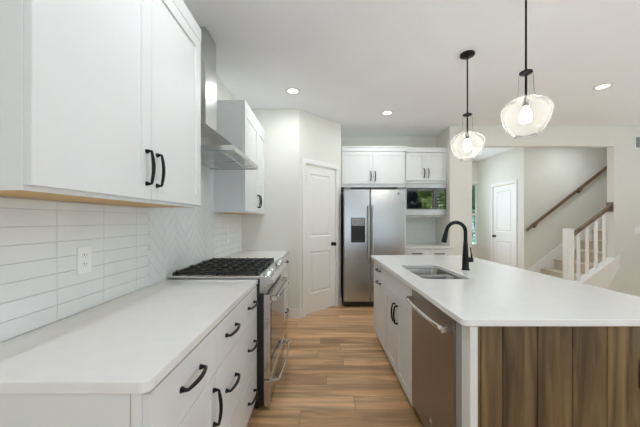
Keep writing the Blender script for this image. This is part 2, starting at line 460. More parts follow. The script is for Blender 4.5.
def panel_leaf(w, h, t, rects, face=0.):
    """two-panel moulded door leaf in local x/z, front face at y=face facing -y"""
    mb = MB(); x0, x1 = rects[0][0], rects[0][1]
    mb.box(0, x0, face, face + t, 0, h); mb.box(x1, w, face, face + t, 0, h)
    zs = sorted([(r[2], r[3]) for r in rects]); z = 0
    for a, b in zs: mb.box(x0, x1, face, face + t, z, a); z = b
    mb.box(x0, x1, face, face + t, z, h)
    for a, b in zs:
        B = bmesh.new()
        def loop(i, dep): return [B.verts.new((X, face + dep, Z)) for X, Z in ((x0 + i, a + i), (x1 - i, a + i), (x1 - i, b - i), (x0 + i, b - i))]
        L = [loop(0, 0), loop(.012, .011), loop(.022, .011), loop(.045, .003)]
        for A, D in zip(L, L[1:]):
            for i in range(4): B.faces.new((A[i], A[(i + 1) % 4], D[(i + 1) % 4], D[i]))
        B.faces.new(L[-1]); bmesh.ops.recalc_face_normals(B, faces=B.faces)
        for f in B.faces:
            if f.normal.y > 0: f.normal_flip()
        mb.merge(B)
    return mb

def casing(x0, x1, h, w=.058, t=.016):
    mb = MB(); mb.box(x0 - w, x0, -t, 0, 0, h + w, .004); mb.box(x1, x1 + w, -t, 0, 0, h + w, .004); mb.box(x0, x1, -t, 0, h, h + w, .004)
    mb.box(x0, x0 + .004, 0, .1, 0, h); mb.box(x1 - .004, x1, 0, .1, 0, h); mb.box(x0, x1, 0, .1, h - .004, h)
    return mb
def knob_mtx(x, z, y): return Matrix.Translation((x, y, z)) @ Matrix.Rotation(PI / 2, 4, 'X')
KNOB = [(.030, 0), (.030, .006), (.012, .010), (.011, .030), (.022, .036), (.028, .048), (.026, .060), (.012, .066)]

d1 = struct('door_1', (DX0, DY0, 0), PI / 4, True)
lw = T1 - T0 - .016
lf = panel_leaf(lw, DZ - .048, .035, [(.105, lw - .105, 1.064, 1.954), (.105, lw - .105, .264, .854)], .016)
bmesh.ops.translate(lf.bm, vec=(T0 + .008, 0, .022), verts=lf.bm.verts)
leaf = lf.build('door_leaf', 'trim', d1)
casing(T0, T1, DZ).build('casing', 'trim', d1)
MB().lathe(KNOB, 20, knob_mtx(T1 - .062, .965, .016)).build('door_knob', 'black', leaf)
for z in (1.90, 1.12, .35): MB().box(T0 - .004, T0 + .012, -.004, .006, z - .045, z + .045, .002).build('hinge', 'hinge', d1)

# hall closet door, in the wall facing -x: local x runs toward the camera, local -y faces -x
d2 = struct('door_2', (HX, DH1, 0), -PI / 2, True)
lw = DH1 - DH0 - .016
lf = panel_leaf(lw, DHZ - .03, .035, [(.12, lw - .12, 1.05, 1.95), (.12, lw - .12, .27, .84)], .006)
bmesh.ops.translate(lf.bm, vec=(.008, 0, .016), verts=lf.bm.verts)
leaf = lf.build('door_leaf', 'trim', d2)
casing(0, DH1 - DH0, DHZ).build('casing', 'trim', d2)
MB().lathe(KNOB, 20, knob_mtx(.075, .96, .006)).build('door_knob', 'black', leaf)
for z in (1.88, 1.12, .35): MB().box(DH1 - DH0 - .012, DH1 - DH0 + .004, -.004, .006, z - .05, z + .05, .002).build('hinge', 'hinge', d2)

# baseboards
def bb(name, x0, x1, y0, y1): sbuild(MB().box(x0, x1, y0, y1, 0, .13, .003), name, 'trim')
bb('baseboard_pantry_front', -.435, DX0 + .008, FY - .014, FY)
for i, (a, b) in enumerate(((0, T0 - .058), (T1 + .058, DLEN))):
    o = MB().box(a, b, -.014, 0, 0, .13, .003).build('baseboard_pantry_' + ('left' if i == 0 else 'right'), 'trim'); o['kind'] = 'structure'
    o.location = (DX0, DY0, 0); o.rotation_euler = (0, 0, PI / 4)
bb('baseboard_column', WR + .02, OX0, HY0 - .014, HY0)
bb('baseboard_far_right', 4.76, RIGHT_X, HY0 - .014, HY0)
bb('baseboard_hall_front', 2.2, HX, HF - .014, HF)
bb('baseboard_right', RIGHT_X - .014, RIGHT_X, BACK_Y, HY0 - .02)
sbuild(MB().box(HX - .014, HX, DH1 + .06, HF - .02, 0, .13, .003), 'baseboard_hall_right', 'trim')

def window(name, w, h, loc, rz, cols=1, rail=True, casing_w=.06):
    """double-hung window in local x/z (0..w, 0..h); local -y faces the room"""
    r = struct(name, loc, rz, True); f = .045 if casing_w else .022
    m = MB(); m.box(0, f, .03, .09, 0, h); m.box(w - f, w, .03, .09, 0, h); m.box(f, w - f, .03, .09, 0, f); m.box(f, w - f, .03, .09, h - f, h)
    if rail: m.box(f, w - f, .035, .085, h * .5 - .025, h * .5 + .025)
    for k in range(1, cols): m.box(w * k / cols - .03, w * k / cols + .03, .035, .085, f, h - f)
    m.build('window_frame', 'frame', r)
    MB().box(f, w - f, .058, .064, f, h - f).build('window_pane', 'pane', r)
    m = MB(); c = casing_w
    if not c: m.box(-.06, 0, -.016, 0, -.06, h + .06, .003); m.box(0, w, -.016, 0, h, h + .06, .003); m.box(0, w, -.016, 0, -.06, 0, .003); m.build('window_casing', 'trim', r)
    if not c: MB().box(-.02, w, -.03, .02, -.02, 0, .003).build('window_sill', 'trim', r); return
    m.box(-c, 0, -.016, 0, -c, h + c, .003); m.box(w, w + min(c, .045), -.016, 0, -c, h + c, .003); m.box(0, w, -.016, 0, h, h + c, .003); m.box(0, w, -.016, 0, -c, 0, .003)
    m.build('window_casing', 'trim', r)
    MB().box(-.02, w + .02, -.03, .03, -.02, 0, .003).build('window_sill', 'trim', r)
a, b, c, d = HALL_WINDOW
window('window_1', b - a, d - c, (a, HF, c), 0, 2, True, 0)
n = 2
for (a, b, c, d) in BACK_WINDOWS:
    window('window_%d' % n, b - a, d - c, (b, BACK_Y, c), PI, 2 if b - a > 2 else 1, b - a < 2); n += 1
for (a, b, c, d) in RIGHT_WINDOWS:
    window('window_%d' % n, b - a, d - c, (RIGHT_X, b, c), -PI / 2); n += 1

# backsplash tiles: on the walls, 2.5 x 10 inch tiles with grout, herringbone behind the range
TH, TW, G = .0635, .246, .0017
def tile(t, a0, a1, z0, z1, X, thick=.006):      # one tile on the left wall: a = y
    t.box(X, X + thick, a0 + G / 2, a1 - G / 2, z0 + G / 2, z1 - G / 2, .0012, 1)
def stacked(y0, y1, z0, z1, first):
    t = MB(); ys = [y0]; y = first
    while y < y1:
        if y > y0 + .01: ys.append(y)
        y += TW
    ys.append(y1); z = z0
    while z < z1 - .01:
        for p, q in zip(ys, ys[1:]): tile(t, p, q, z, min(z + TH, z1), WL + .003)
        z += TH
    return t
H0, H1 = 1.745, 2.815
ZB = .915
MB().box(WL, WL + .004, .70, FY, ZB, 1.42).build('tile_grout', 'grout', wl)
MB().box(WL, WL + .004, H0, H1, 1.42, 2.08).build('tile_grout', 'grout', wl)
stacked(.70, H0, ZB, 1.395, .893).build('backsplash_tile', 'tile', wl)
stacked(H1, FY, ZB, 1.395, H1 + TW).build('backsplash_tile', 'tile', wl)
# herringbone, cut to the panel between the cabinets
t = bmesh.new(); q = TW / math.sqrt(2); c45 = math.cos(PI / 4)
def diag_tile(u0, u1, v0, v1):
    b = bmesh.new(); bmesh.ops.create_cube(b, size=1)
    for v in b.verts:
        u = (u0 + u1) / 2 + v.co.y * (u1 - u0 - G); w = (v0 + v1) / 2 + v.co.z * (v1 - v0 - G)
        v.co = Vector((WL + .006 + v.co.x * .006, (H0 + H1) / 2 + (u - w) * c45, 1.5 + (u + w) * c45))
    mp = {v: t.verts.new(v.co) for v in b.verts}
    for f in b.faces: t.faces.new([mp[v] for v in f.verts])
    b.free()
n4 = 4; s_ = TW / n4
for i in range(-30, 31):
    for j in range(-8, 9):
        u = (i + 4 * 2 * j * 0) * s_ + j * 0; # lattice of the 1:4 herringbone
        bx = i * s_ + j * TW; by = -i * s_ * -1 + j * -TW
        cu, cv = i * s_ + j * TW, i * s_ - j * TW
        yy = (H0 + H1) / 2 + (cu - cv) * c45; zz = 1.5 + (cu + cv) * c45
        if not (H0 - .5 < yy < H1 + .5 and .4 < zz < 2.6): continue
        diag_tile(cu, cu + TW, cv, cv + s_)
        diag_tile(cu + TW, cu + TW + s_, cv - TW + s_, cv + s_)
for co, no in (((0, H0, 0), (0, -1, 0)), ((0, H1, 0), (0, 1, 0)), ((0, 0, ZB), (0, 0, -1)), ((0, 0, 2.07), (0, 0, 1))):
    bmesh.ops.bisect_plane(t, geom=t.verts[:] + t.edges[:] + t.faces[:], plane_co=co, plane_no=no, clear_outer=True)
hb = MB(); hb.merge(t); hb.build('herringbone_tile', 'tile', wl)
# alcove backsplash
MB().box(1.307, WR, BACK - .004, BACK, ZB, 1.40).build('tile_grout', 'grout', wa)
tt = MB(); z = ZB
while z < 1.39:
    x = 1.307
    while x < WR - .01:
        tt.box(x + G / 2, min(x + TW, WR) - G / 2, BACK - .009, BACK - .003, z + G / 2, min(z + TH, 1.395) - G / 2, .0012, 1); x += TW
    z += TH
tt.build('backsplash_tile', 'tile', wa)

# ------------------------------------------------------------------ left run: base cabinets, counters, range
FX = -.455                                       # plane of the left drawer fronts' backs; faces at FX + .02
CT, CTH = .914, .030                             # counter top and thickness
X_, Y_, Z_ = Vector((1, 0, 0)), Vector((0, 1, 0)), Vector((0, 0, 1))
def left_body(r, y0, y1, back=WL + .001):
    m = MB(); m.box(back, FX - .001, y0, y1, .10, CT - CTH - .001, .001, 1)
    m.build('cabinet_body', 'cab', r)
    MB().box(back + .02, FX - .06, y0, y1, 0, .10).build('toe_kick', 'cab', r)
def lfront(r, name, y0, y1, z0, z1, rail=None):
    return MB().front((FX, y0, z0), Y_, Z_, X_, y1 - y0, z1 - z0, .02, rail).build(name, 'cab', r)
HXF = FX + .02
E0, E1, E2 = .725, 1.19, 1.947
r = thing('base_cabinet', 'white base cabinet nearest on the left, one drawer over a single door', 'cabinet', (-.76, (E0 + E1) / 2, 0), 'white base cabinets on the left')
left_body(r, E0, E1)
o = lfront(r, 'drawer', E0 + .003, E1 - .002, .69, .872); handle(o, (HXF, .955, .79), Y_, X_)
o = lfront(r, 'cabinet_door', E0 + .003, E1 - .002, .105, .685, .06); handle(o, (HXF, 1.152, .56), Z_, X_)
m = MB(); m.box(WL + .001, -.4815, E0 - .008, E0 - .0005, .0, CT - CTH - .002, .0015, 1); m.box(-.4795, FX - .003, E0 - .008, E0 - .0005, .0, CT - CTH - .002, .0015, 1)
m.build('end_panel', 'cab', r)

r = thing('base_cabinet', 'white three-drawer base cabinet beside the near side of the range', 'cabinet', (-.76, (E1 + E2) / 2, 0), 'white base cabinets on the left')
left_body(r, E1 + .001, E2)
for z0, z1, hz in ((.69, .872, .79), (.345, .685, .535), (.105, .34, .215)):
    o = lfront(r, 'drawer', E1 + .002, E2 - .003, z0, z1)
    for hy in (1.375, 1.775): handle(o, (HXF, hy, hz), Y_, X_)
R0, R1 = 1.953, 2.713
r = thing('base_cabinet', 'white three-drawer base cabinet between the range and the pantry wall', 'cabinet', (-.76, (R1 + FY) / 2, 0), 'white base cabinets on the left')
left_body(r, R1 + .004, FY - .002)
for z0, z1, hz in ((.69, .872, .80), (.345, .685, .535), (.105, .34, .19)):
    o = lfront(r, 'drawer', R1 + .006, FY - .03, z0, z1)
    for hy in (2.97, 3.55): handle(o, (HXF, hy, hz), Y_, X_)

P = [(WL + .001, .709), (WL + .001, R0 - .003), (-.43, R0 - .003)] + [(-.43 - .025 + .025 * math.cos(a), .709 + .025 + .025 * math.sin(a)) for a in (0, -.4, -.8, -1.2, -PI / 2)]
tag(slab(P, CT - CTH, CT).build('countertop', 'quartz'), 'white quartz countertop on the drawers nearest on the left', 'countertop')
P = [(WL + .001, R1 + .003), (WL + .001, FY - .001), (-.43, FY - .001), (-.43, R1 + .003)]
tag(slab(P, CT - CTH, CT).build('countertop', 'quartz'), 'short white quartz countertop between the range and the pantry wall', 'countertop')

# gas range
r = thing('gas_range', 'stainless slide-in gas range with black cast iron grates', 'range', (-.72, (R0 + R1) / 2, 0))
a, b = R0 + .004, R1 - .004
MB().box(WL + .012, -.39, a, b, .04, .905, .003).build('range_body', 'blackplastic', r)
m = MB(); m.box(WL + .012, -.42, R0, R1, .916, .936, .004); m.box(WL + .012, WL + .045, R0, R1, .93, .958, .004); m.build('cooktop', 'steel', r)
MB().box(WL + .06, -.445, R0 + .035, R1 - .035, .9365, .9385).build('burner_pan', 'blackplastic', r)
GX0, GX1 = WL + .05, -.44
def grate(y0, y1):
    m = MB(); zt = .962; t = .012; h = .014
    def bar(x0, x1, ya, yb): m.box(x0, x1, ya, yb, zt - h, zt, .003, 1)
    bar(GX0, GX0 + t, y0, y1); bar(GX1 - t, GX1, y0, y1); bar(GX0, GX1, y0, y0 + t); bar(GX0, GX1, y1 - t, y1)
    n = 7
    for k in range(1, n): xx = GX0 + (GX1 - GX0) * k / n; bar(xx - t / 2, xx + t / 2, y0, y1)
    yc = (y0 + y1) / 2; bar(GX0, GX1, yc - t / 2, yc + t / 2)
    for xx in (GX0, (GX0 + GX1) / 2, GX1 - t):
        for yy in (y0, y1 - t): m.box(xx, xx + t, yy, yy + t, .9385, zt - h + .002)
    # raised finger tips along the bars
    for k in range(0, n + 1):
        xx = GX0 + t / 2 + (GX1 - GX0 - t) * k / n
        for yy in (y0 + .008, y1 - .020): m.box(xx - .005, xx + .005, yy, yy + .012, zt - .002, zt + .008, .002, 1)
    return m
w3 = (R1 - R0 - .05) / 3
for k in range(3): grate(R0 + .025 + k * w3 + .002, R0 + .025 + (k + 1) * w3 - .002).build('grate', 'iron', r)
for bx_, by_, br_ in ((-.60, 2.08, .045), (-.90, 2.08, .036), (-.75, 2.31, .05), (-.60, 2.54, .045), (-.90, 2.54, .036)):
    MB().lathe([(br_, .9385), (br_, .944), (br_ * .8, .9465), (br_ * .2, .947)], 20, Matrix.Translation((bx_, by_, 0))).build('burner_cap', 'iron', r)
MB().prism([(-.42, .937), (-.352, .925), (-.316, .908), (-.313, .893), (-.325, .884), (-.366, .872), (-.372, .815), (-.42, .815)], 'y', R0 + .002, R1 - .002, .003).build('control_panel', 'steel', r)
slope = Matrix.Rotation(math.radians(20), 4, 'Y')
for ky in (2.00, 2.095, 2.50, 2.595):
    m = MB(); m.lathe([(.029, 0), (.029, .008), (.024, .012), (.022, .040), (.018, .045)], 18, Matrix.Translation((-.374, ky, .9275)) @ slope)
    k = m.build('knob', 'chrome', r)
m = MB(); m.box(-.392, -.347, a, b, .222, .806, .004); od = m.build('oven_door', 'steel', r)
MB().box(-.3475, -.344, a + .03, b - .03, .26, .735, .001, 1).build('oven_window', 'ovenglass', od)
def bow(parent, y0, y1, x, out, z, rr, m_='steel', name='handle', end=.025):
    m = MB(); P = []
    for k in range(15):
        t = -1 + 2 * k / 14
        P.append((x + out * (.72 + .28 * (1 - t * t)), (y0 + y1) / 2 + (y1 - y0) / 2 * t, z))
    m.tube(P, rr, 12, (1.25, .8))
    lo, hi = sorted((x, x + out * .82))
    for yy in (y0, y1): m.box(lo, hi, yy - end / 2, yy + end / 2, z - rr * 1.5, z + rr * 1.5, .003, 1)
    return m.build(name, m_, parent)
bow(od, a + .045, b - .045, -.346, .055, .772, .012, 'chrome')
m = MB(); m.box(-.392, -.347, a, b, .035, .214, .004); dr = m.build('warming_drawer', 'steel', r)
MB().box(-.3475, -.3445, a + .03, b - .03, .05, .15, .001, 1).build('drawer_panel', 'ovenglass', dr)
bow(dr, a + .045, b - .045, -.346, .065, .185, .011, 'chrome')
for yy in (a + .05, b - .05):
    for xx in (-.45, -1.0): MB().lathe([(.018, 0), (.018, .041)], 12, Matrix.Translation((xx, yy, 0))).build('foot', 'blackplastic', r)

# ------------------------------------------------------------------ left run: upper cabinets and hood
UX = -.765                                       # back plane of the upper doors; faces at UX + .02
def upper(label, y0, ym, y1, handles, zb=1.397):
    r = thing('wall_cabinet', label, 'cabinet', (-.9, (y0 + y1) / 2, zb), 'white wall cabinets on the left')
    m = MB(); m.box(WL + .001, UX - .001, y0, y1, zb + .012, TOP - .001, .001, 1)
    m.box(UX - .02, UX - .001, y0, y1, zb, zb + .013); m.box(WL + .001, UX - .02, y0, y0 + .016, zb, zb + .013); m.box(WL + .001, UX - .02, y1 - .016, y1, zb, zb + .013)
    m.build('cabinet_body', 'cab', r)
    MB().box(WL + .002, UX - .021, y0 + .017, y1 - .017, zb + .002, zb + .011).build('cabinet_underside', 'maple', r)
    for p, q, hy in ((y0 + .002, ym - .002, handles[0]), (ym + .002, y1 - .002, handles[1])):
        o = MB().front((UX, p, zb + .013), Y_, Z_, X_, q - p, 2.4243 - zb - .013, .02, .062, .009).build('cabinet_door', 'cab', r)
        if hy: handle(o, (UX + .02, hy, zb + .148), Z_, X_)
    m = MB(); m.box(UX, UX + .0225, y0 - .003, y1, 2.425, TOP, .001, 1); m.build('crown_board', 'cab', r)
    return r
upper('tall white wall cabinet nearest on the left with two black-handled doors', .731, 1.252, 1.77, (1.215, 1.292))
upper('white wall cabinet beyond the range hood, against the pantry wall', 2.80, 3.395, FY - .004, (3.355, 3.43))

r = thing('range_hood', 'stainless chimney range hood hung over the gas range', 'hood', (-.83, (R0 + R1) / 2, 1.80))
HXF2 = -.597; hz = 1.803; WH = WL + .011
m = MB(); b_ = m.bm
# canopy rim and sloping pyramid up to the chimney
cy0, cy1, cx1 = 2.195, 2.425, -.885
m.box(WH, HXF2, R0, R0 + .012, hz, hz + .036, .002, 1); m.box(WH, HXF2, R1 - .012, R1, hz, hz + .036, .002, 1); m.box(HXF2 - .012, HXF2, R0 + .012, R1 - .012, hz, hz + .036, .002, 1)
m.build('rim', 'steel', r)
m = MB(); b_ = m.bm
lo = [b_.verts.new(p) for p in ((WH, R0 + .003, hz + .036), (HXF2 - .003, R0 + .003, hz + .036), (HXF2 - .003, R1 - .003, hz + .036), (WH, R1 - .003, hz + .036))]
hi = [b_.verts.new(p) for p in ((WH, cy0, 2.065), (cx1, cy0, 2.065), (cx1, cy1, 2.065), (WH, cy1, 2.065))]
for i in range(4): b_.faces.new((lo[i], lo[(i + 1) % 4], hi[(i + 1) % 4], hi[i]))
b_.faces.new(hi); b_.faces.new(lo[::-1]); bmesh.ops.recalc_face_normals(b_, faces=b_.faces)
m.build('canopy', 'steel', r)
m = MB(); m.box(WH, cx1, cy0, cy1, 2.066, 2.5, .003); m.box(WH, cx1 - .004, cy0 + .004, cy1 - .004, 2.49, CEIL - .001, .003); m.build('chimney', 'steel', r)
m = MB(); m.box(WH, HXF2 - .013, R0 + .013, R1 - .013, hz + .006, hz + .02); m.build('underside_panel', 'steel', r)
for k in range(2):
    m = MB(); y0 = R0 + .05 + k * .335; m.box(WH + .09, HXF2 - .09, y0, y0 + .325, hz + .001, hz + .0065, .002, 1)
    for i in range(9): m.box(WH + .11, HXF2 - .11, y0 + .02 + i * .033, y0 + .038 + i * .033, hz - .001, hz + .002)
    m.build('filter', 'chrome', r)
for yy in (R0 + .11, R1 - .11): MB().lathe([(.026, 0), (.026, .004)], 18, Matrix.Translation((HXF2 - .055, yy, hz + .002))).build('hood_lamp', 'plastic', r)
for k in range(4): MB().lathe([(.007, 0), (.007, .004)], 12, Matrix.Translation((HXF2 - .001, 2.25 + k * .04, hz + .018)) @ Matrix.Rotation(PI / 2, 4, 'Y')).build('button', 'chrome', r)

# electrical plates
def outlet(label, loc, rz, m_='plastic', face='plastic', name='wall_outlet'):
    """duplex outlet, local -y faces out"""
    r = thing(name, label, 'outlet', loc, rz=rz, local=True)
    MB().box(-.038, .038, -.006, 0, -.060, .060, .003).build('cover_plate', m_, r)
    for s in (-1, 1):
        f = MB().prism([(.016 * math.cos(t) * 1.0, s * .020 + .0145 * math.sin(t)) for t in [2 * PI * k / 16 for k in range(16)]], 'y', -.0085, -.005).build('receptacle', face, r)
        m = MB(); m.box(-.0075, -.0055, -.0092, -.008, s * .020 - .001, s * .020 + .008); m.box(.0055, .0075, -.0092, -.008, s * .020 - .001, s * .020 + .007)
        m.box(-.0018, .0018, -.0092, -.008, s * .020 - .009, s * .020 - .006); m.build('slot', 'slot', f)
    return r
outlet('white double outlet on the tile above the near left countertop', (WL + .0095, 1.266, 1.142), PI / 2)
outlet('white double outlet on the tile beyond the range', (WL + .0095, 3.2, 1.14), PI / 2)
outlet('black outlet on the wooden end panel of the island', (1.358, 1.177, .683), 0, 'blackplastic', 'blackplastic')

# ------------------------------------------------------------------ fridge alcove
r = thing('refrigerator', 'stainless side-by-side refrigerator with ice and water dispenser', 'refrigerator', (.815, 4.66, 0))
FX0, FXM, FX1 = .352, .7525, 1.290; FD = 4.30
MB().box(FX0 + .004, FX1 - .004, 4.372, 5.02, .03, 1.775, .004).build('refrigerator_body', 'grey', r)
for x0, x1 in ((FX0, FXM - .004), (FXM + .004, FX1)):
    m = MB(); m.box(x0, x1, FD, 4.365, .085, 1.795, .012, 3)
    o = m.build('refrigerator_door', 'steelv', r)
    hx = x1 - .027 if x0 < .5 else x0 + .027
    h = MB(); h.tube([(hx, FD - .008, 1.535), (hx, FD - .045, 1.52), (hx, FD - .052, 1.45), (hx, FD - .054, 1.12), (hx, FD - .052, .79), (hx, FD - .045, .72), (hx, FD - .008, .705)], .013, 12)
    h.build('handle', 'satin', o)
    MB().box(x0 + .02 if x0 < .5 else x1 - .10, x0 + .10 if x0 < .5 else x1 - .02, 4.31, 4.44, 1.7755 + .02, 1.815, .004).build('hinge_cover', 'grey', o)
    if x0 < .5:
        MB().box(.462, .676, FD - .004, FD + .004, .985, 1.36, .003, 1).build('dispenser_frame', 'blackplastic', o)
        MB().box(.470, .668, FD - .007, FD - .003, 1.238, 1.352, .001, 1).build('dispenser_panel', M['grey'], o)
        m = MB(); m.box(.480, .658, FD - .0055, FD - .003, 1.03, 1.23, .001, 1); m.box(.548, .585, FD - .02, FD - .004, 1.10, 1.22, .004); m.box(.470, .668, FD - .018, FD - .004, .99, 1.005, .002); m.build('dispenser_recess', 'slot', o)
    else:
        mm = Matrix.Translation((1.181, FD, 1.727)) @ Matrix.Rotation(PI / 2, 4, 'X')
        m = MB(); m.lathe([(.018, 0), (.018, .002)], 24, mm); lg = m.build('round_badge', 'grey', o)
        m = MB(); m.tube([(1.181 + .014 * math.cos(t * PI / 12), FD - .003, 1.727 + .014 * math.sin(t * PI / 12)) for t in range(25)], .0014, 6)
        m.tube([(1.176 + .006 * math.cos(t * PI / 8), FD - .003, 1.728 + .006 * math.sin(t * PI / 8)) for t in range(2, 15)], .0013, 6)
        m.box(1.186, 1.187, FD - .0035, FD - .002, 1.720, 1.735); m.box(1.186, 1.192, FD - .0035, FD - .002, 1.7345, 1.736); m.box(1.186, 1.191, FD - .0035, FD - .002, 1.727, 1.728); m.box(1.186, 1.192, FD - .0035, FD - .002, 1.7195, 1.721)
        m.build('monogram', 'chrome', lg)
MB().box(FX0 + .01, FX1 - .01, 4.33, 4.371, .012, .08, .003).build('base_grille', 'blackplastic', r)
for xx in (.42, 1.22): MB().lathe([(.02, 0), (.02, .032)], 12, Matrix.Translation((xx, 4.45, 0))).build('foot', 'blackplastic', r)

def alcove_fronts(r, x0, x1, y, z0, z1, hz, ztop):
    xm = (x0 + x1) / 2
    for p, q, hx in ((x0, xm - .0015, xm - .035), (xm + .0015, x1, xm + .035)):
        o = MB().front((q, y, z0), -X_, Z_, -Y_, q - p, z1 - z0, .02, .062).build('cabinet_door', 'cab', r)
        handle(o, (hx, y - .02, hz), Z_, -Y_)
FCX0, FCX1, FCY = .322, 1.366, 4.57
r = thing('wall_cabinet', 'white two-door cabinet above the refrigerator', 'cabinet', (.845, 4.8, 1.855), 'white wall cabinets over the fridge alcove')
m = MB(); m.box(FCX0 + .012, FCX1, FCY, BACK - .001, 1.855, TOP - .001, .001, 1); m.build('cabinet_body', 'cab', r)
MB().box(1.2925, 1.3055, FCY, BACK - .001, 0, 1.855).build('side_panel', 'cab', r)
alcove_fronts(r, FCX0 + .022, FCX1 - .03, FCY - .001, 1.905, 2.422, 2.03, 0)
m = MB(); m.box(FCX0 + .012, FCX1 + .012, FCY - .030, FCY, 2.425, TOP, .003, 1); m.box(FCX0 + .012, FCX1 + .018, FCY - .040, FCY, TOP - .022, TOP, .003, 1); m.build('crown_board', 'cab', r)
MX0, MX1, MY = 1.382, 2.048, 4.63
r = thing('wall_cabinet', 'white two-door cabinet holding the built-in microwave', 'cabinet', (1.715, 4.85, 1.38), 'white wall cabinets over the fridge alcove')
m = MB(); m.box(MX0, MX1, MY, BACK - .010, 1.922, TOP - .003, .001, 1); m.box(MX0, MX0 + .016, MY, BACK - .010, 1.38, 1.922); m.box(MX1 - .016, MX1, MY, BACK - .010, 1.38, 1.922)
m.box(MX0, MX1, MY, BACK - .010, 1.378, 1.396, .001, 1); m.build('cabinet_body', 'cab', r)
alcove_fronts(r, MX0 + .004, MX1 - .004, MY - .001, 1.968, 2.420, 2.085, 0)
m = MB(); m.box(FCX1 + .02, MX1, MY - .028, MY - .001, 2.425, TOP - .003, .003, 1); m.build('crown_board', 'cab', r)
r = thing('microwave', 'built-in black glass microwave with stainless trim over the small counter', 'microwave', (1.715, 4.8, 1.398))
MB().box(MX0 + .018, MX1 - .018, MY + .002, BACK - .03, 1.398, 1.915).build('microwave_body', 'grey', r)
m = MB(); m.box(MX0 + .001, MX1 - .004, MY - .026, MY - .001, 1.846, 1.916, .003, 1); m.box(MX0 + .001, MX1 - .004, MY - .026, MY - .001, 1.402, 1.500, .003, 1)
m.box(MX0 + .001, MX0 + .012, MY - .026, MY - .001, 1.50, 1.846); m.box(MX1 - .015, MX1 - .004, MY - .026, MY - .001, 1.50, 1.846); m.build('trim_frame', 'satin', r)
o = MB().box(MX0 + .013, 1.860, MY - .034, MY - .002, 1.502, 1.844, .003, 1).build('microwave_door', 'mwglass', r)
h = MB(); h.box(MX0 + .03, 1.85, MY - .0345, MY - .0335, 1.512, 1.516); h.build('door_edge_strip', 'grey', o)
o = MB().box(1.862, MX1 - .016, MY - .034, MY - .002, 1.502, 1.844, .003, 1).build('control_panel', 'mwglass', r)
for i in range(4):
    for j in range(3): MB().box(1.885 + j * .045, 1.911 + j * .045, MY - .0346, MY - .0335, 1.53 + i * .05, 1.552 + i * .05).build('button', 'slot', o)

r = thing('base_cabinet', 'white drawer base cabinet under the microwave beside the refrigerator', 'cabinet', (1.7, 4.75, 0))
MB().box(1.307, 2.046, 4.43, BACK - .001, .10, CT - CTH - .001, .001, 1).build('cabinet_body', 'cab', r)
MB().box(1.33, 2.04, 4.50, BACK - .02, 0, .10).build('toe_kick', 'cab', r)
for p, q, hx in ((1.309, 1.706, 1.50), (1.710, 2.040, 1.845)):
    o = MB().front((q, 4.429, .70), -X_, Z_, -Y_, q - p, .17, .02).build('drawer', 'cab', r); handle(o, (hx, 4.409, .805), X_, -Y_)
    o = MB().front((q, 4.429, .105), -X_, Z_, -Y_, q - p, .59, .02, .06).build('cabinet_door', 'cab', r)
    handle(o, (1.706 - .04 if p < 1.5 else 1.71 + .04, 4.409, .58), Z_, -Y_)
P = [(1.307, BACK - .010), (2.049, BACK - .010), (2.049, 4.385), (1.307, 4.385)]
tag(slab(P, CT - CTH, CT).build('countertop', 'quartz'), 'small white quartz countertop beneath the microwave', 'countertop')

# ------------------------------------------------------------------ island
IX = .635                                        # back plane of island fronts; faces at IX - .02 = .615
IC0, IC1, IY0, IY1 = .582, 1.688, 1.160, 3.306
IB = 1.41                                        # back of the island cabinets
r = thing('base_cabinet', 'white island cabinet at the end near the refrigerator, drawer over pull-out', 'cabinet', (.98, 2.99, 0), 'white island base cabinets')
A0, A1 = 2.69, 3.284
MB().box(IX + .001, IB, A0 + .001, A1, .10, CT - CTH - .001, .001, 1).build('cabinet_body', 'cab', r)
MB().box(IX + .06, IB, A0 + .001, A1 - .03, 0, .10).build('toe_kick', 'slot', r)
def ifront(r, name, y0, y1, z0, z1, rail=None): return MB().front((IX, y1, z0), -Y_, Z_, -X_, y1 - y0, z1 - z0, .02, rail).build(name, 'cab', r)
IXF = IX - .02
o = ifront(r, 'drawer', A0 + .003, A1 - .002, .70, .872); handle(o, (IXF, 2.965, .80), Y_, -X_)
o = ifront(r, 'pull_out_door', A0 + .003, A1 - .002, .064, .695, .06); handle(o, (IXF, 2.965, .672), Y_, -X_)
r = thing('base_cabinet', 'white two-door island cabinet under the sink', 'cabinet', (.98, 2.3, 0), 'white island base cabinets')
B0, B1 = 1.912, 2.688
m = MB(); m.box(IX + .001, IX + .02, B0, B1, .70, CT - CTH - .001); m.box(IX + .001, IB, B0, B0 + .018, .10, CT - CTH - .001); m.box(IX + .001, IB, B1 - .018, B1, .10, CT - CTH - .001)
m.box(IB - .018, IB, B0 + .018, B1 - .018, .10, CT - CTH - .001); m.box(IX + .001, IB - .018, B0 + .018, B1 - .018, .10, .118); m.build('cabinet_body', 'cab', r)
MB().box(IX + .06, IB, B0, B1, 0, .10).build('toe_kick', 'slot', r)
ifront(r, 'false_drawer_front', B0 + .002, B1 - .002, .70, .872)
ym = (B0 + B1) / 2
for p, q, hy in ((B0 + .002, ym - .0015, ym - .035), (ym + .0015, B1 - .002, ym + .035)):
    o = ifront(r, 'cabinet_door', p, q, .064, .695, .06); handle(o, (IXF, hy, .565), Z_, -X_)
r = thing('dishwasher', 'stainless dishwasher with bowed bar handle in the island', 'dishwasher', (.98, 1.6, 0))
D0, D1 = 1.300, 1.910
MB().box(IX + .002, IB - .02, D0 + .004, D1 - .004, .09, CT - CTH - .004).build('dishwasher_tub', 'grey', r)
m = MB(); m.box(IX - .022, IX, D0 + .002, D1 - .002, .095, .872, .004, 2); dd = m.build('dishwasher_door', 'dwsteel', r)
MB().box(IX + .03, IX + .05, D0 + .01, D1 - .01, .0, .092).build('kick_plate', 'slot', r)
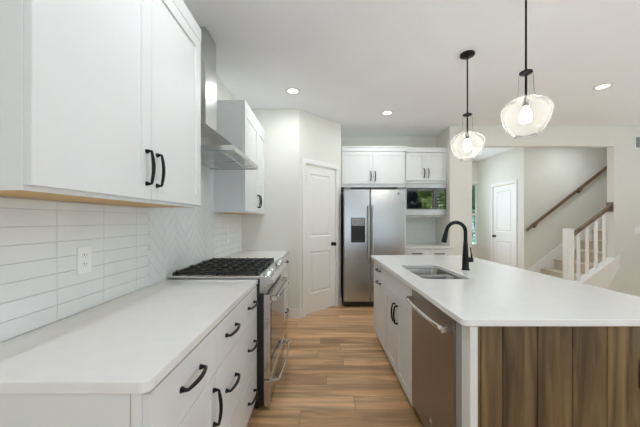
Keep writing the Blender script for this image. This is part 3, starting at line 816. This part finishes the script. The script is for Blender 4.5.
bow(dd, D0 + .035, D1 - .035, IX - .022, -.058, .806, .010, 'chrome')
mm = Matrix.Translation((IX - .022, 1.575, .206)) @ Matrix.Rotation(-PI / 2, 4, 'Y')
lg = MB().lathe([(.017, 0), (.017, .0015)], 24, mm).build('round_badge', 'grey', dd)
m = MB(); m.tube([(IX - .0245, 1.575 + .013 * math.cos(t * PI / 12), .206 + .013 * math.sin(t * PI / 12)) for t in range(25)], .0014, 6)
m.tube([(IX - .0245, 1.580 + .005 * math.cos(t * PI / 8), .207 + .006 * math.sin(t * PI / 8)) for t in range(2, 15)], .0012, 6); m.build('monogram', 'chrome', lg)
MB().box(IX - .016, IX + .004, 1.240, D0 - .001, .0, CT - CTH - .002).build('side_trim', 'grey_trim', r)
r = thing('island_end_panel', 'dark brown vertical board panel with white corner post closing the island', 'panel', (1.1, 1.2, 0))
MB().box(IX - .02, .6475, 1.168, 1.2385, 0, CT - CTH - .001, .002, 1).build('corner_post', 'cab', r)
m = MB(); x = .649
m.box(.6485, IB - .001, 1.192, 1.205, 0, CT - CTH - .001)
edges = [.649, .665, .757]
while edges[-1] < IB - .02: edges.append(min(edges[-1] + BW, IB))
m2 = MB()
for p, q in zip(edges, edges[1:]): m2.box(p + .0012, q - .0012, 1.178, 1.193, 0.003, CT - CTH - .002, .002, 1)
m.build('backing', 'slot', r); m2.build('boards', 'walnut', r)
MB().box(.66, IB, 1.206, 1.239, 0, CT - CTH - .001).build('backer_post', 'cab', r)
m = MB()
y = 1.24
bx0 = IB + .002; 
while y < A1 - .02:
    q = min(y + BW, A1); m.box(bx0, bx0 + .015, y + .0012, q - .0012, .003, CT - CTH - .002, .002, 1); y = q
m.box(IB + .0005, IB + .003, 1.205, A1, 0, CT - CTH - .002)
tag(m.build('island_back_panel', 'walnut'), 'dark brown board cladding along the seating side of the island', 'panel')

S0, S1, SX0, SX1 = 1.962, 2.580, .715, 1.052
hole = rrect(SX0, SX1, S0, S1, .05, 6)
tag(slab(rrect(IC0, IC1, IY0, IY1, .022, 5), CT - CTH, CT, [hole]).build('island_countertop', 'quartz'), 'large white quartz island countertop with a sink cut-out', 'countertop')
r = thing('kitchen_sink', 'undermount stainless double-bowl sink in the island countertop', 'sink', ((SX0 + SX1) / 2, (S0 + S1) / 2, .68))
def bowl(x0, x1, y0, y1, zt, zb):
    m = MB(); b = m.bm; loops = []
    for ins, z, rr in ((0, zt, .055), (.004, zt - .02, .055), (.012, zb + .04, .055), (.022, zb + .012, .05), (.045, zb, .04)):
        loops.append([b.verts.new((x, y, z)) for x, y in rrect(x0 + ins, x1 - ins, y0 + ins, y1 - ins, rr, 6)])
    for A, B in zip(loops, loops[1:]):
        n = len(A)
        for i in range(n): f = b.faces.new((A[i], A[(i + 1) % n], B[(i + 1) % n], B[i])); f.smooth = True
    b.faces.new(loops[-1]); bmesh.ops.recalc_face_normals(b, faces=b.faces)
    for f in b.faces: f.normal_flip()
    if loops:
        b.faces.ensure_lookup_table()
    return m
mid = 2.285
zt = CT - CTH - .002
for y0, y1, zb in ((S0 - .004, mid - .012, .70), (mid + .012, S1 + .004, .69)):
    o = bowl(SX0 - .004, SX1 + .004, y0, y1, zt - .018 if False else zt, zb).build('bowl', 'sink', r)
    MB().lathe([(.045, 0), (.043, .003), (.030, .003), (.028, .001)], 24, Matrix.Translation(((SX0 + SX1) / 2 + .03, (y0 + y1) / 2, zb + .0005))).build('drain', 'chrome', o)
m = MB()
for y0, y1 in ((S0 - .004, mid - .012), (mid + .012, S1 + .004)): pass
m = slab(rrect(SX0 - .03, SX1 + .03, S0 - .03, S1 + .03, .06, 6), zt - .003, zt, [rrect(SX0 - .004, SX1 + .004, S0 - .004, mid - .012, .055, 6), rrect(SX0 - .004, SX1 + .004, mid + .012, S1 + .004, .055, 6)], .0008)
m.build('rim', 'sink', r)

r = thing('kitchen_faucet', 'matte black gooseneck faucet with pull-down spray beside the island sink', 'faucet', (1.185, 2.32, CT))
fx, fy = 1.185, 2.32
MB().lathe([(.030, 0), (.030, .010), (.026, .014), (.0255, .09), (.023, .12), (.0185, .20), (.0155, .24)], 24, Matrix.Translation((fx, fy, CT))).build('faucet_body', 'black', r)
P = []; cx, rz = fx - .078, .078
for k in range(4): P.append((fx, fy, CT + .22 + .03 * k))
for k in range(1, 18):
    t = PI * .93 * k / 17; P.append((cx + rz * math.cos(t), fy - .0 * k, CT + .31 + rz * math.sin(t)))
lastp = P[-1]; P.append((lastp[0] - .006, fy, lastp[2] - .02))
MB().tube(P, .0145, 14).build('neck', 'black', r)
e = Vector(P[-1]); dr_ = Vector((-.22, 0, -1)).normalized()
MB().tube([e - dr_ * .003, e + dr_ * .012, e + dr_ * .02, e + dr_ * .07, e + dr_ * .085], [.0155, .0165, .0185, .0205, .019], 16).build('spray_head', 'black', r)
m = MB(); m.tube([(fx + .012, fy - .004, CT + .085), (fx + .052, fy - .012, CT + .085)], [.021, .020], 16)
m.tube([(fx + .044, fy - .012, CT + .09), (fx + .040, fy - .014, CT + .13), (fx + .030, fy - .016, CT + .185)], [.007, .006, .005], 10); m.build('lever', 'black', r)

# ------------------------------------------------------------------ ceiling lights
def pendant(label, x, y):
    r = thing('pendant_light', label, 'pendant light', (x, y, CEIL), 'seeded glass pendants over the island')
    T = Matrix.Translation((x, y, -.028))
    MB().lathe([(.062, CEIL - .001), (.062, CEIL - .016), (.055, CEIL - .022), (.008, CEIL - .026)], 28, Matrix.Translation((x, y, 0))).build('ceiling_canopy', 'black', r)
    MB().lathe([(.006, CEIL - .024), (.006, 2.28)], 12, Matrix.Translation((x, y, 0))).build('rod', 'black', r)
    m = MB(); m.lathe([(.008, 2.322), (.014, 2.308), (.037, 2.303), (.038, 2.295), (.034, 2.290), (.014, 2.288), (.006, 2.280)], 24, T); m.build('shade_cap', 'black', r)
    m = MB(); m.lathe([(.007, 2.276), (.007, 2.135), (.017, 2.13), (.019, 2.085), (.012, 2.075)], 18, T); m.build('socket', 'black', r)
    prof = [(.0395, 2.292), (.040, 2.24), (.042, 2.19), (.046, 2.152), (.060, 2.132), (.092, 2.117), (.120, 2.095), (.134, 2.072), (.1385, 2.048), (.135, 2.020), (.122, 1.975), (.103, 1.935), (.083, 1.912), (.068, 1.902), (.063, 1.896), (.064, 1.886)]
    # smooth the profile
    MB().lathe(prof[:5], 40, T, caps=False).build('shade_neck', 'clearglass', r)
    MB().lathe(prof[4:], 40, T, caps=False).build('glass_shade', 'seeded', r)
    b = [(.013, 2.08), (.015, 2.07), (.024, 2.052), (.031, 2.03), (.033, 2.012), (.030, 1.993), (.021, 1.98), (.008, 1.974)]
    MB().lathe(b, 20, T).build('bulb', 'bulb', r)
    return r
pendant('nearer glass pendant, its rod running up out of the picture', 1.324, 1.83)
pendant('glass pendant nearer the refrigerator, its round ceiling plate in view', 1.324, 2.56)

r0 = thing('recessed_light', 'lit round recessed ceiling light above the range side of the aisle', 'ceiling light', (-.32, 3.29, CEIL), 'recessed ceiling lights')
m = MB(); m.lathe([(.058, -.004), (.062, -.007), (.085, -.005), (.088, -.0005)], 32, None, caps=False); m.lathe([(.058, -.004), (.058, -.0008)], 32, None, caps=False)
m.build('trim_ring', 'trim', r0, off=(0, 0, 0))
MB().lathe([(.0005, -.0035), (.0575, -.0035), (.0575, -.001)], 32).build('lens', 'lens', r0, off=(0, 0, 0))
DL = bpy.data.lights.new('downlight', 'AREA'); DL.shape = 'DISK'; DL.size = .09; DL.energy = LW['down']; DL.color = (.94, .97, 1.01)
HL = DL.copy(); HL.energy = LW['hall']; HL.color = (.90, .97, 1.06)
def dl(root, L=DL):
    o = bpy.data.objects.new('downlight', L); C.objects.link(o); o.parent = root; o.location = (0, 0, -.009)
spots = [((.93, 3.96), 'lit round recessed ceiling light in front of the refrigerator alcove'), ((3.16, 3.18), 'lit round recessed ceiling light to the right of both pendants'),
         ((-.28, 1.15), 'recessed ceiling light over the near left countertop'), ((2.6, -.9), 'added unseen recessed ceiling light over the living area'),  # the living-area lamp is unseen, added for its light
         ((1.0, -1.2), 'added unseen recessed ceiling light behind the camera'), ((3.1, 6.3), 'added unseen recessed ceiling light in the hall'), ((4.75, 4.95), 'added unseen recessed ceiling light over the stairs')]  # unseen lamps added to light the room, hall and stairs
dl(r0)
for (x, y), lab in spots:
    c = copy_tree(r0) if False else r0.copy()
    C.objects.link(c)
    for ch in r0.children:
        if ch.type == 'MESH':
            d = ch.copy(); C.objects.link(d); d.parent = c
    c.location = (x, y, CEIL); c['label'] = lab
    dl(c, HL if y > 4.6 else DL)

# ------------------------------------------------------------------ stairs, railings, wall plates
RISE, RUN = .19, .25
r = thing('staircase', 'beige carpeted stairs rising to the right behind the white balusters', 'staircase', (4.2, 5.1, 0))
for k in range(1, 9):
    nx = 4.33 + (k - 2) * RUN; z = RISE * k
    m = MB(); m.box(nx + .028, nx + RUN + .028, 4.655, SY - .022, z - RISE, z - .03); m.box(nx, nx + RUN + .03, 4.655, SY - .022, z - .03, z, .012, 3)
    m.build('carpeted_step', 'carpet', r)
m = MB(); s0 = 3.93
sk = lambda x: .36 + .76 * (x - 4.10)
m.prism([(s0 + .11, 0), (s0 + .11, sk(s0 + .11)), (6.3, sk(6.3)), (6.3, sk(6.3) - .5), (4.5, 0)], 'y', SY - .018, SY - .001, .002)
m.build('skirt_board', 'trim', r)
cz = lambda x: .365 + .72 * (x - 4.15)
kw = MB().prism([(4.036, 0), (4.036, cz(4.036) - .036), (OX1 - .001, cz(OX1) - .036), (OX1 - .001, 0)], 'y', HY0, 4.598)
sbuild(kw, 'wall_stair_knee', 'wall')
m = MB()
m.prism([(4.035, .0), (4.035, cz(4.035) - .035), (4.71, cz(4.71) - .035), (4.71, cz(4.71) - .215), (4.37, .0)], 'y', 4.476, 4.4985, .003)
m.prism([(4.035, cz(4.035) - .034), (4.035, cz(4.035)), (OX1 - .001, cz(OX1)), (OX1 - .001, cz(OX1) - .034)], 'y', 4.4985, 4.60, .002)
m.prism([(4.03, cz(4.03) - .034), (4.03, cz(4.03)), (4.715, cz(4.715)), (4.715, cz(4.715) - .034)], 'y', 4.462, 4.4985, .003)
m.build('curb_stringer', 'trim', r)

r = thing('stair_balustrade', 'white newel and balusters with brown handrail ending at the opening', 'balustrade', (3.98, 4.555, 0))
NX0, NX1 = 3.925, 4.028
m = MB(); m.box(NX0, NX1, 4.505, 4.605, 0, 1.19, .004); m.build('newel_post', 'trim', r)
rz_ = lambda x: 1.125 + .755 * (x - 4.06)
for bxx in (4.135, 4.275, 4.415, 4.550):
    m = MB(); m.prism([(bxx - .017, cz(bxx - .017) + .004), (bxx + .017, cz(bxx + .017) + .004), (bxx + .017, rz_(bxx + .017) - .056), (bxx - .017, rz_(bxx - .017) - .056)], 'y', 4.537, 4.571, .002)
    m.build('baluster', 'trim', r)
m = MB(); m.prism([(NX1 - .002, rz_(NX1) - .055), (NX1 - .002, rz_(NX1) + .005), (OX1 - .020, rz_(OX1 - .02) + .005), (OX1 - .020, rz_(OX1 - .02) - .055)], 'y', 4.524, 4.584, .010); m.build('handrail', 'rail', r)
m = MB(); zc = rz_(OX1 - .02) - .02; m.box(OX1 - .021, OX1 - .001, 4.504, 4.606, zc - .075, zc + .075, .006); m.build('rosette', 'rail', r)

r = thing('wall_handrail', 'brown wooden handrail climbing the grey stair wall', 'handrail', (4.8, SY - .07, 1.1))
hr = lambda x: 1.123 + .783 * (x - 4.01)
m = MB(); m.prism([(4.005, hr(4.005) - .03), (4.005, hr(4.005) + .03), (6.2, hr(6.2) + .03), (6.2, hr(6.2) - .03)], 'y', SY - .095, SY - .048, .010); m.build('rail', 'rail', r)
for xx in (4.22, 5.1, 5.95):
    m = MB(); z = hr(xx) - .03
    m.tube([(xx, SY - .07, z), (xx, SY - .07, z - .035), (xx, SY - .05, z - .055), (xx, SY - .012, z - .06)], .006, 8)
    m.lathe([(.028, 0), (.028, .006), (.012, .012)], 16, Matrix.Translation((xx, SY - .0005, z - .06)) @ Matrix.Rotation(PI / 2, 4, 'X')); m.build('bracket', 'black', r)

r = thing('air_vent', 'white return air grille high on the far right wall', 'vent', (5.13, HY0, 2.555), local=True)
m = MB(); m.box(-.16, .16, -.008, 0, -.105, -.085, .002, 1); m.box(-.16, .16, -.008, 0, .085, .105, .002, 1); m.box(-.16, -.14, -.008, 0, -.085, .085); m.box(.14, .16, -.008, 0, -.085, .085); m.build('frame', 'plastic', r)
m = MB()
for k in range(9): m.prism([(-.006, -.078 + k * .019), (-.0045, -.076 + k * .019), (-.001, -.084 + k * .019 + .004), (-.0025, -.086 + k * .019 + .004)], 'x', -.14, .14)
m.build('louvers', 'plastic', r)
MB().box(-.14, .14, -.0009, -.0002, -.085, .085).build('backing', 'slot', r)
r = thing('light_switch', 'white double light switch plate on the far right wall', 'switch', (5.035, HY0, 1.16), local=True)
MB().box(-.057, .057, -.006, 0, -.058, .058, .003).build('cover_plate', 'plastic', r)
for s in (-1, 1):
    MB().box(s * .023 - .016, s * .023 + .016, -.009, -.005, -.033, .033, .002, 1).build('rocker', 'plastic', r)

# ------------------------------------------------------------------ outside: lawn and trees seen through (and mirrored from) the windows
sbuild(MB().box(-16, 22, -24, BACK_Y - .12, -.25, -.15), 'ground_back', 'grass')
sbuild(MB().box(-3, 9, -7.5, BACK_Y - .13, -.149, -.10), 'ground_bounce_back', 'concrete')  # unseen pale slab added to bounce sunlight up onto the ceiling
sbuild(MB().box(6.85, 11, BACK_Y - .12, 4.5, -.149, -.10), 'ground_bounce_side', 'concrete')  # second added slab, bouncing light in through the right windows
sbuild(MB().box(-8, 16, 7.5, 20, -.25, -.15), 'ground_front', 'grass')
def tree(label, x, y, h, rad, mt, seed, n=2600):
    rnd = random.Random(seed)
    r = thing('tree', label, 'tree', (x, y, -.15), 'garden trees')
    m = MB(); m.tube([(x, y, -.2), (x + .05, y, h * .3), (x - .05, y + .05, h * .6), (x, y, h * .85)], [.16, .13, .08, .03], 10); m.build('trunk', 'bark', r)
    m = MB(); b = m.bm
    cl = [(rnd.gauss(0, rad * .45), rnd.gauss(0, rad * .4), h * (.12 + .83 * rnd.random()), rad * (.28 + .25 * rnd.random())) for _ in range(26)]
    for i in range(n):
        cx, cy, cz_, cr = cl[i % len(cl)]
        d = Vector((rnd.gauss(0, 1), rnd.gauss(0, 1), rnd.gauss(0, 1))).normalized() * cr * (.6 + .4 * rnd.random())
        p = Vector((x + cx, y + cy, cz_)) + d; s = .10 + .09 * rnd.random()
        u = Vector((rnd.gauss(0, 1), rnd.gauss(0, 1), rnd.gauss(0, 1))).normalized(); w = u.orthogonal().normalized()
        b.faces.new([b.verts.new(p + u * s), b.verts.new(p + w * s * .6), b.verts.new(p - u * s), b.verts.new(p - w * s * .6)])
    m.build('crown', mt, r)
tree('leafy green tree outside the hall window', 6.2, 11.0, 4.4, 1.6, 'leafcool', 1)
tree('second leafy tree further off outside the hall window', 11.5, 17.5, 5.5, 1.9, 'leafcool', 2)
tree('bright green tree in the back garden, mirrored in the microwave', 7.5, -9.5, 5.0, .85, 'leaf', 3)
tree('green tree at the left of the back garden', -1.5, -10.5, 5.0, 1.5, 'leaf', 4)
tree('dark green tree at the right of the back garden', 11.5, -8.5, 5.6, 1.8, 'leafcool', 5)
rnd = random.Random(9)
m = MB()
for i in range(9000):
    p = Vector((rnd.uniform(-4, 14), -15 + rnd.uniform(-.7, .7), rnd.uniform(-.1, 6.5))); s = rnd.uniform(.12, .26)
    u = Vector((rnd.gauss(0, 1), rnd.gauss(0, 1), rnd.gauss(0, 1))).normalized(); w = u.orthogonal().normalized()
    m.bm.faces.new([m.bm.verts.new(q) for q in (p + u * s, p + w * s * .6, p - u * s, p - w * s * .6)])
tag(m.build('hedge', 'leafdark'), 'tall dark hedge closing the back garden', 'hedge')
tree('green tree beside the house', 12.5, 1.5, 5.5, 2.0, 'leaf', 7)
